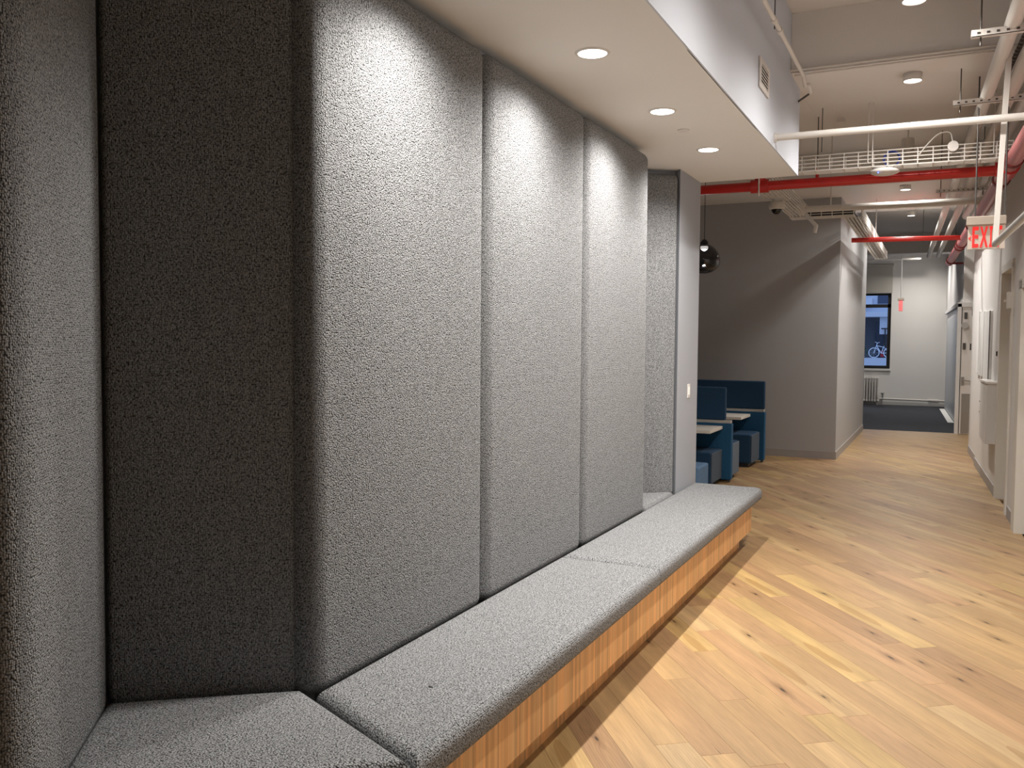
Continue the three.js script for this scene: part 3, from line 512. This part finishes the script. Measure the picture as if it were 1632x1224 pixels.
// ------------------------------------------------------------------ EXIT sign on the corridor ceiling and the one in the far room
{
  const font = await new FontLoader().loadAsync('fonts/droid/droid_sans_bold.typeface.json');
  const z = -7.74, t = thing('exit_sign', 'EXIT sign with red letters hanging by the right wall', 'exit sign', [0.28, 2.39, z]);
  part(t, 'canopy', box(0.142, 0.412, 2.572, 2.640, z - 0.03, z + 0.03, 0.006), M.exitHousing);
  part(t, 'face', box(0.153, 0.408, 2.388, 2.574, z - 0.008, z + 0.008, 0.003), M.exitFace);
  const put = (ch, x0, x1, y0, y1) => { const g = new TextGeometry(ch, { font, size: 0.1, depth: 0.003, curveSegments: 4 }); g.computeBoundingBox(); const b = g.boundingBox; g.translate(-b.min.x, -b.min.y, 0); g.scale((x1 - x0) / (b.max.x - b.min.x), (y1 - y0) / (b.max.y - b.min.y), 1); g.translate(x0, y0, z + 0.008); part(t, ch === '<' ? 'arrow' : 'letter', plain(g), M.exitRed); };
  put('<', 0.158, 0.176, 2.458, 2.492); put('E', 0.184, 0.227, 2.402, 2.562); put('X', 0.236, 0.292, 2.402, 2.562); put('I', 0.301, 0.322, 2.402, 2.562); put('T', 0.330, 0.386, 2.402, 2.562);
  part(t, 'hanger', rod([0.40, 2.64, z], [0.40, LOW, z], 0.006, 8), M.darkMetal); part(t, 'hanger', rod([0.20, 2.64, z], [0.20, LOW, z], 0.006, 8), M.darkMetal);
  const z2 = -23.6, x2 = -0.945, s = thing('exit_sign', 'small red exit sign on a rod in the far room', 'exit sign', [x2, 2.56, z2]);
  part(s, 'stem', rod([x2, 2.78, z2], [x2, HIGH, z2], 0.012, 8), M.zinc);
  part(s, 'canopy', box(x2 - 0.07, x2 + 0.07, 2.72, 2.78, z2 - 0.14, z2 + 0.14, 0.005), M.exitHousing);
  part(s, 'face', box(x2 - 0.04, x2 + 0.04, 2.46, 2.72, z2 - 0.13, z2 + 0.13, 0.003), M.exitPink);
}

// ------------------------------------------------------------------ doors and fittings on the right wall
{ // cream door with casing, between the board wall and the nearest casing
  const d = struct('door_1', wbox(0.10, 0.145, 0.005, 2.40, 4.68, 5.60), M.cream);
  struct('door_frame', join([wbox(-0.018, 0.2, 0, 2.44, 5.60, 5.68), wbox(-0.018, 0.2, 0, 2.44, 4.60, 4.68), wbox(-0.018, 0.2, 2.40, 2.48, 4.60, 5.68)]), M.cream, d);
  struct('door_closer', join([wbox(-0.05, -0.012, 2.0, 2.16, 5.55, 5.67, 0.006), wbox(-0.06, 0.09, 2.07, 2.09, 5.42, 5.55, 0.004)]), M.cream, d);
  const e = struct('door_2', wbox(0.08, 0.125, 0.005, 2.14, 6.58, 7.50), M.cream);
  struct('door_frame', join([wbox(-0.035, 0.2, 0, 2.22, 6.36, 6.58), wbox(-0.035, 0.2, 0, 2.22, 7.50, 7.62), wbox(-0.035, 0.2, 2.14, 2.3, 6.36, 7.62)]), M.cream, e);
  struct('door_handle', join([rod(wpt(0.08, 1.0, 7.4), wpt(0.03, 1.0, 7.4), 0.012, 10), rod(wpt(0.03, 1.0, 7.4), wpt(0.03, 1.0, 7.27), 0.010, 10)]), M.chrome, e);
}
lone('notice_board', wbox(-0.03, 0.0, 1.27, 2.09, 1.86, 2.18, 0.004), M.board, 'narrow white notice board farthest along the right wall', 'notice board', 'white boards on the right wall');
lone('notice_board', wbox(-0.03, 0.0, 1.25, 2.07, 2.30, 2.85, 0.004), M.board, 'middle of the three white notice boards on the right wall', 'notice board', 'white boards on the right wall');
{ const t = thing('notice_board', 'white notice board with a dark near edge on the right wall', 'notice board', wpt(0, 1.22, 3.35), 0, 'white boards on the right wall');
  part(t, 'board', wbox(-0.035, 0.0, 1.22, 2.05, 3.0, 3.66, 0.004), M.board); part(t, 'edge', wbox(-0.034, -0.026, 1.22, 2.05, 3.66, 3.672), M.black); }
{ const t = thing('wall_cabinet', 'grey wall cabinet mounted low on the right wall', 'cabinet', wpt(-0.05, 0.5, 3.7));
  part(t, 'body', wbox(-0.10, 0.0, 0.56, 1.22, 3.62, 4.45, 0.006), M.rwall); part(t, 'lid', wbox(-0.108, 0.0, 1.22, 1.245, 3.60, 4.47, 0.004), M.plastic); }
{ const t = thing('wall_switch', 'small dark wall switch beside the cream door', 'switch', wpt(0, 1.52, 4.4)); part(t, 'plate', wbox(-0.008, 0, 1.51, 1.60, 4.36, 4.44, 0.002), M.plastic); part(t, 'button', wbox(-0.02, -0.008, 1.53, 1.58, 4.38, 4.42, 0.002), M.black); }
{ const t = thing('outlet_plate', 'small outlined wall plate left of the wall cabinet', 'plate', wpt(0, 0.75, 2.3)); part(t, 'plate', wbox(-0.008, 0, 0.78, 0.90, 2.28, 2.44, 0.002), M.plastic); part(t, 'rim', wbox(-0.005, 0, 0.765, 0.915, 2.25, 2.47), M.darkMetal); }
{ // door at the carpet line, facing the camera
  const z = -18.12, d = struct('door_3', box(0.30, 1.02, 0.01, 2.34, z - 0.04, z), M.plastic);
  struct('door_frame', join([box(0.235, 0.30, 0, 2.40, z - 0.08, z + 0.012), box(0.235, 1.02, 2.34, 2.42, z - 0.08, z + 0.012)]), M.rwall, d);
  struct('door_edge', box(0.292, 0.312, 0.01, 2.34, z, z + 0.006), M.black, d);
  struct('kick_plate', box(0.34, 1.0, 0.02, 0.75, z, z + 0.004), M.steel, d);
  struct('door_handle', join([box(0.325, 0.375, 0.90, 1.06, z, z + 0.01, 0.003), rod([0.35, 1.0, z], [0.35, 1.0, z + 0.06], 0.011, 10), rod([0.35, 1.0, z + 0.06], [0.48, 0.985, z + 0.06], 0.012, 10), rod([0.48, 0.985, z + 0.06], [0.485, 0.88, z + 0.055], 0.012, 10)]), M.steel, d);
  for (const [x, y] of [[0.345, 2.18], [0.47, 2.24], [0.335, 1.62], [0.45, 1.61]]) struct('hinge_plate', box(x, x + 0.05, y - 0.06, y + 0.06, z, z + 0.012, 0.003), M.darkMetal, d);
  struct('door_bumper', (() => { const g = new THREE.CylinderGeometry(0.06, 0.06, 0.05, 20); g.rotateX(Math.PI / 2); g.translate(0.36, 2.0, z + 0.03); return plain(g); })(), M.zinc, d);
}
{ // pale sliding partition beyond it
  const d = struct('door_4', wbox(0.12, 0.15, 0.02, 2.42, -9.8, -3.0), M.frosted);
  struct('header_rail', wbox(0.07, 0.12, 2.42, 2.5, -9.9, -2.97, 0.004), M.white, d);
  struct('stile', wbox(0.105, 0.12, 0.02, 2.42, -3.08, -3.0), M.black, d);
}
struct('white_strip_3', box(-0.02, 0.10, 0.0, 0.006, -24.9, -20.6).applyMatrix4(new THREE.Matrix4().makeRotationY(0.04).setPosition(0.99, 0, -0.1)), M.white);  // thin white strip lying on the carpet

// ------------------------------------------------------------------ window, blind, radiator in the far room
{
  const z = EW - 0.12, w = struct('window_1', join([box(-3.4, -1.27, 0.98, 1.06, z - 0.04, z + 0.04), box(-3.4, -1.27, 2.64, 2.73, z - 0.04, z + 0.04), box(-3.4, -1.27, 2.97, 3.05, z - 0.04, z + 0.04), box(-1.36, -1.27, 1.06, 2.97, z - 0.04, z + 0.04), box(-3.4, -3.31, 1.06, 2.97, z - 0.04, z + 0.04), box(-2.44, -2.35, 1.06, 2.97, z - 0.04, z + 0.04)]), M.black);
  for (const [a, b] of [[-3.31, -2.44], [-2.35, -1.36]]) { struct('pane', box(a, b, 1.06, 2.64, z - 0.003, z + 0.003), M.pane, w); struct('pane', box(a, b, 2.73, 2.97, z - 0.003, z + 0.003), M.pane, w); }
  struct('sill', box(-3.45, -1.24, 0.93, 0.98, EW - 0.12, EW + 0.05), M.white, w);
  const t = thing('roller_blind', 'beige roller blind above the far window', 'blind', [-2.3, 3.03, EW + 0.05]);
  part(t, 'fabric', box(-3.4, -1.25, 3.06, 3.76, EW + 0.045, EW + 0.05), M.blind); part(t, 'roller', rod([-3.42, 3.78, EW + 0.06], [-1.23, 3.78, EW + 0.06], 0.04, 16), M.blind); part(t, 'hem_bar', box(-3.4, -1.25, 3.02, 3.06, EW + 0.035, EW + 0.06, 0.004), M.zinc);
}
{
  const t = thing('radiator', 'white column radiator under the far window', 'radiator', [-2.2, 0.05, EW + 0.14]);
  for (let k = 0; k < 16; k++) { const x = -1.545 - k * 0.068; part(t, 'column', join([rod([x, 0.11, EW + 0.16], [x, 0.72, EW + 0.16], 0.024, 10), rod([x, 0.11, EW + 0.08], [x, 0.72, EW + 0.08], 0.024, 10), box(x - 0.028, x + 0.028, 0.68, 0.75, EW + 0.05, EW + 0.19, 0.02), box(x - 0.028, x + 0.028, 0.08, 0.14, EW + 0.05, EW + 0.19, 0.02)]), M.pipeWhite); }
  for (const x of [-1.545, -2.565]) part(t, 'foot', box(x - 0.02, x + 0.02, 0, 0.1, EW + 0.08, EW + 0.16), M.pipeWhite);
  const p = thing('heating_pipe', 'white heating pipe along the foot of the far wall', 'pipe', [-0.7, 0.15, EW + 0.1]);
  part(p, 'pipe', rod([-1.5, 0.17, EW + 0.1], [0.2, 0.15, EW + 0.1], 0.028, 14), M.pipeWhite);
  part(p, 'valve', join([rod([-1.42, 0.15, EW + 0.1], [-1.42, 0.30, EW + 0.1], 0.025, 12), rod([-1.42, 0.30, EW + 0.1], [-1.42, 0.33, EW + 0.1], 0.05, 12)]), M.zinc);
  part(p, 'sleeve', rod([-0.3, 0.16, EW + 0.1], [-0.05, 0.155, EW + 0.1], 0.045, 14), M.pipeWhite);
}
{ const t = thing('white_pipe', 'thin white pipe high in front of the far wall', 'pipe', [-1.6, 3.82, -25.0]); part(t, 'pipe', rod([-2.6, 3.85, -25.0], [-0.55, 3.85, -25.0], 0.03, 12), M.pipeWhite); for (const x of [-2.4, -0.75]) part(t, 'hanger_rod', rod([x, 3.85, -25.0], [x, HIGH, -25.0], 0.008, 6), M.pipeWhite); }

// ------------------------------------------------------------------ street outside the window
M.facade = std({ color: lin(0.62, 0.66, 0.74), roughness: 0.9 }); M.brick = std({ color: lin(0.22, 0.23, 0.25), roughness: 0.9 }); M.slab = std({ color: lin(0.72, 0.74, 0.78), roughness: 0.9 });
M.darkGlass = std({ color: lin(0.05, 0.07, 0.12), roughness: 0.15 }); M.bike = std({ color: lin(0.82, 0.84, 0.88), roughness: 0.4 }); M.redBag = std({ color: lin(0.45, 0.03, 0.04), roughness: 0.7 });
M.leaf = std({ color: lin(0.05, 0.10, 0.05), roughness: 0.8 }); M.street = std({ color: lin(0.3, 0.31, 0.33), roughness: 0.95 });
struct('ground', box(-30, 25, 0.3, 0.6, -75, -28), M.street).name = 'ground_street';
{ const t = thing('building', 'pale building with a recessed porch across the street', 'building', [-3, 0.6, -49]);
  part(t, 'upper_wall', box(-12, 6, 3.0, 9, -50, -47.4), M.facade); part(t, 'porch_back', box(-12, 6, 0.6, 3.0, -50, -49.4), M.brick); part(t, 'porch_slab', box(-12, 6, 2.97, 3.22, -47.4, -46.2), M.slab);
  part(t, 'pier', box(-2.78, -1.2, 2.13, 2.97, -47.3, -46.5), M.slab); part(t, 'pier', box(-2.0, -1.2, 0.6, 2.13, -47.3, -46.5), M.slab); part(t, 'door', box(-3.15, -2.75, 0.6, 2.8, -49.4, -49.35), M.darkGlass); part(t, 'window', box(-2.95, -1.4, 3.65, 4.7, -47.4, -47.36), M.darkGlass); part(t, 'window', box(-6.2, -4.6, 3.65, 4.7, -47.4, -47.36), M.darkGlass);
  part(t, 'railing', rod([-2.7, 2.4, -46.4], [-1.4, 2.4, -46.4], 0.03, 8), M.black); part(t, 'post', rod([-2.52, 1.0, -46.4], [-2.52, 2.4, -46.4], 0.03, 8), M.black);
  }
lone('low_wall', box(-9, 3, 0.6, 0.98, -46.1, -44.9), M.slab, 'low pale wall under the bicycle outside the window', 'wall');
lone('air_conditioner', box(-3.75, -3.18, 3.55, 3.9, -47.36, -46.95, 0.02), M.slab, 'white air conditioner box on the building outside the window', 'air conditioner');
{ const z = -45.5, y = 1.23, t = thing('bicycle', 'white bicycle parked across the street outside the window', 'bicycle', [-2.6, 0.98, z]), R = 0.25;
  const whl = x => { const g = new THREE.TorusGeometry(R - 0.02, 0.022, 8, 32); g.translate(x, y, z); const w = part(t, 'wheel', plain(g), M.bike); for (let k = 0; k < 8; k++) { const a = k * Math.PI / 4; part(w, 'spoke', rod([x, y, z], [x + (R - 0.03) * Math.cos(a), y + (R - 0.03) * Math.sin(a), z], 0.004, 4), M.bike); } };
  whl(-2.94); whl(-2.28);
  part(t, 'frame', join([rod([-2.28, y, z], [-2.62, y - 0.02, z], 0.016, 8), rod([-2.62, y - 0.02, z], [-2.50, y + 0.33, z], 0.018, 8), rod([-2.62, y - 0.02, z], [-2.83, y + 0.34, z], 0.018, 8), rod([-2.50, y + 0.26, z], [-2.83, y + 0.34, z], 0.018, 8), rod([-2.28, y, z], [-2.50, y + 0.26, z], 0.014, 8)]), M.bike);
  part(t, 'fork', rod([-2.94, y, z], [-2.80, y + 0.46, z], 0.018, 8), M.bike); part(t, 'handlebar', join([rod([-2.80, y + 0.46, z - 0.2], [-2.80, y + 0.46, z + 0.2], 0.014, 8), rod([-2.80, y + 0.46, z + 0.2], [-2.68, y + 0.50, z + 0.2], 0.014, 8), rod([-2.80, y + 0.46, z - 0.2], [-2.92, y + 0.52, z - 0.2], 0.014, 8)]), M.bike);
  part(t, 'saddle', box(-2.6, -2.4, y + 0.36, y + 0.40, z - 0.06, z + 0.06, 0.015), M.black); part(t, 'pannier', box(-2.66, -2.5, y - 0.20, y + 0.1, z - 0.14, z - 0.05, 0.02), M.redBag); }
{ const t = thing('shrub', 'dark leafy shrub beside the parked bicycle outside', 'shrub', [-3.62, 0.98, -45.55]);
  part(t, 'stem', rod([-3.62, 0.98, -45.55], [-3.59, 1.9, -45.55], 0.03, 8), M.subfloor);
  const g = []; for (let k = 0; k < 260; k++) { const l = new THREE.PlaneGeometry(0.07, 0.11); l.rotateX(rr(-1.2, 1.2)); l.rotateY(rr(0, 6.28)); const a = rr(0, 6.28), h = rnd(), r = (0.34 * Math.sqrt(rnd())) * (1.1 - 0.7 * h); l.translate(-3.60 + r * Math.cos(a), 1.15 + h * 1.2, -45.55 + r * Math.sin(a)); g.push(plain(l)); }
  const f = part(t, 'foliage', join(g), std({ color: lin(0.06, 0.12, 0.06), roughness: 0.8, side: THREE.DoubleSide })); f.userData.kind = 'stuff'; }

renderer.render(scene, camera);
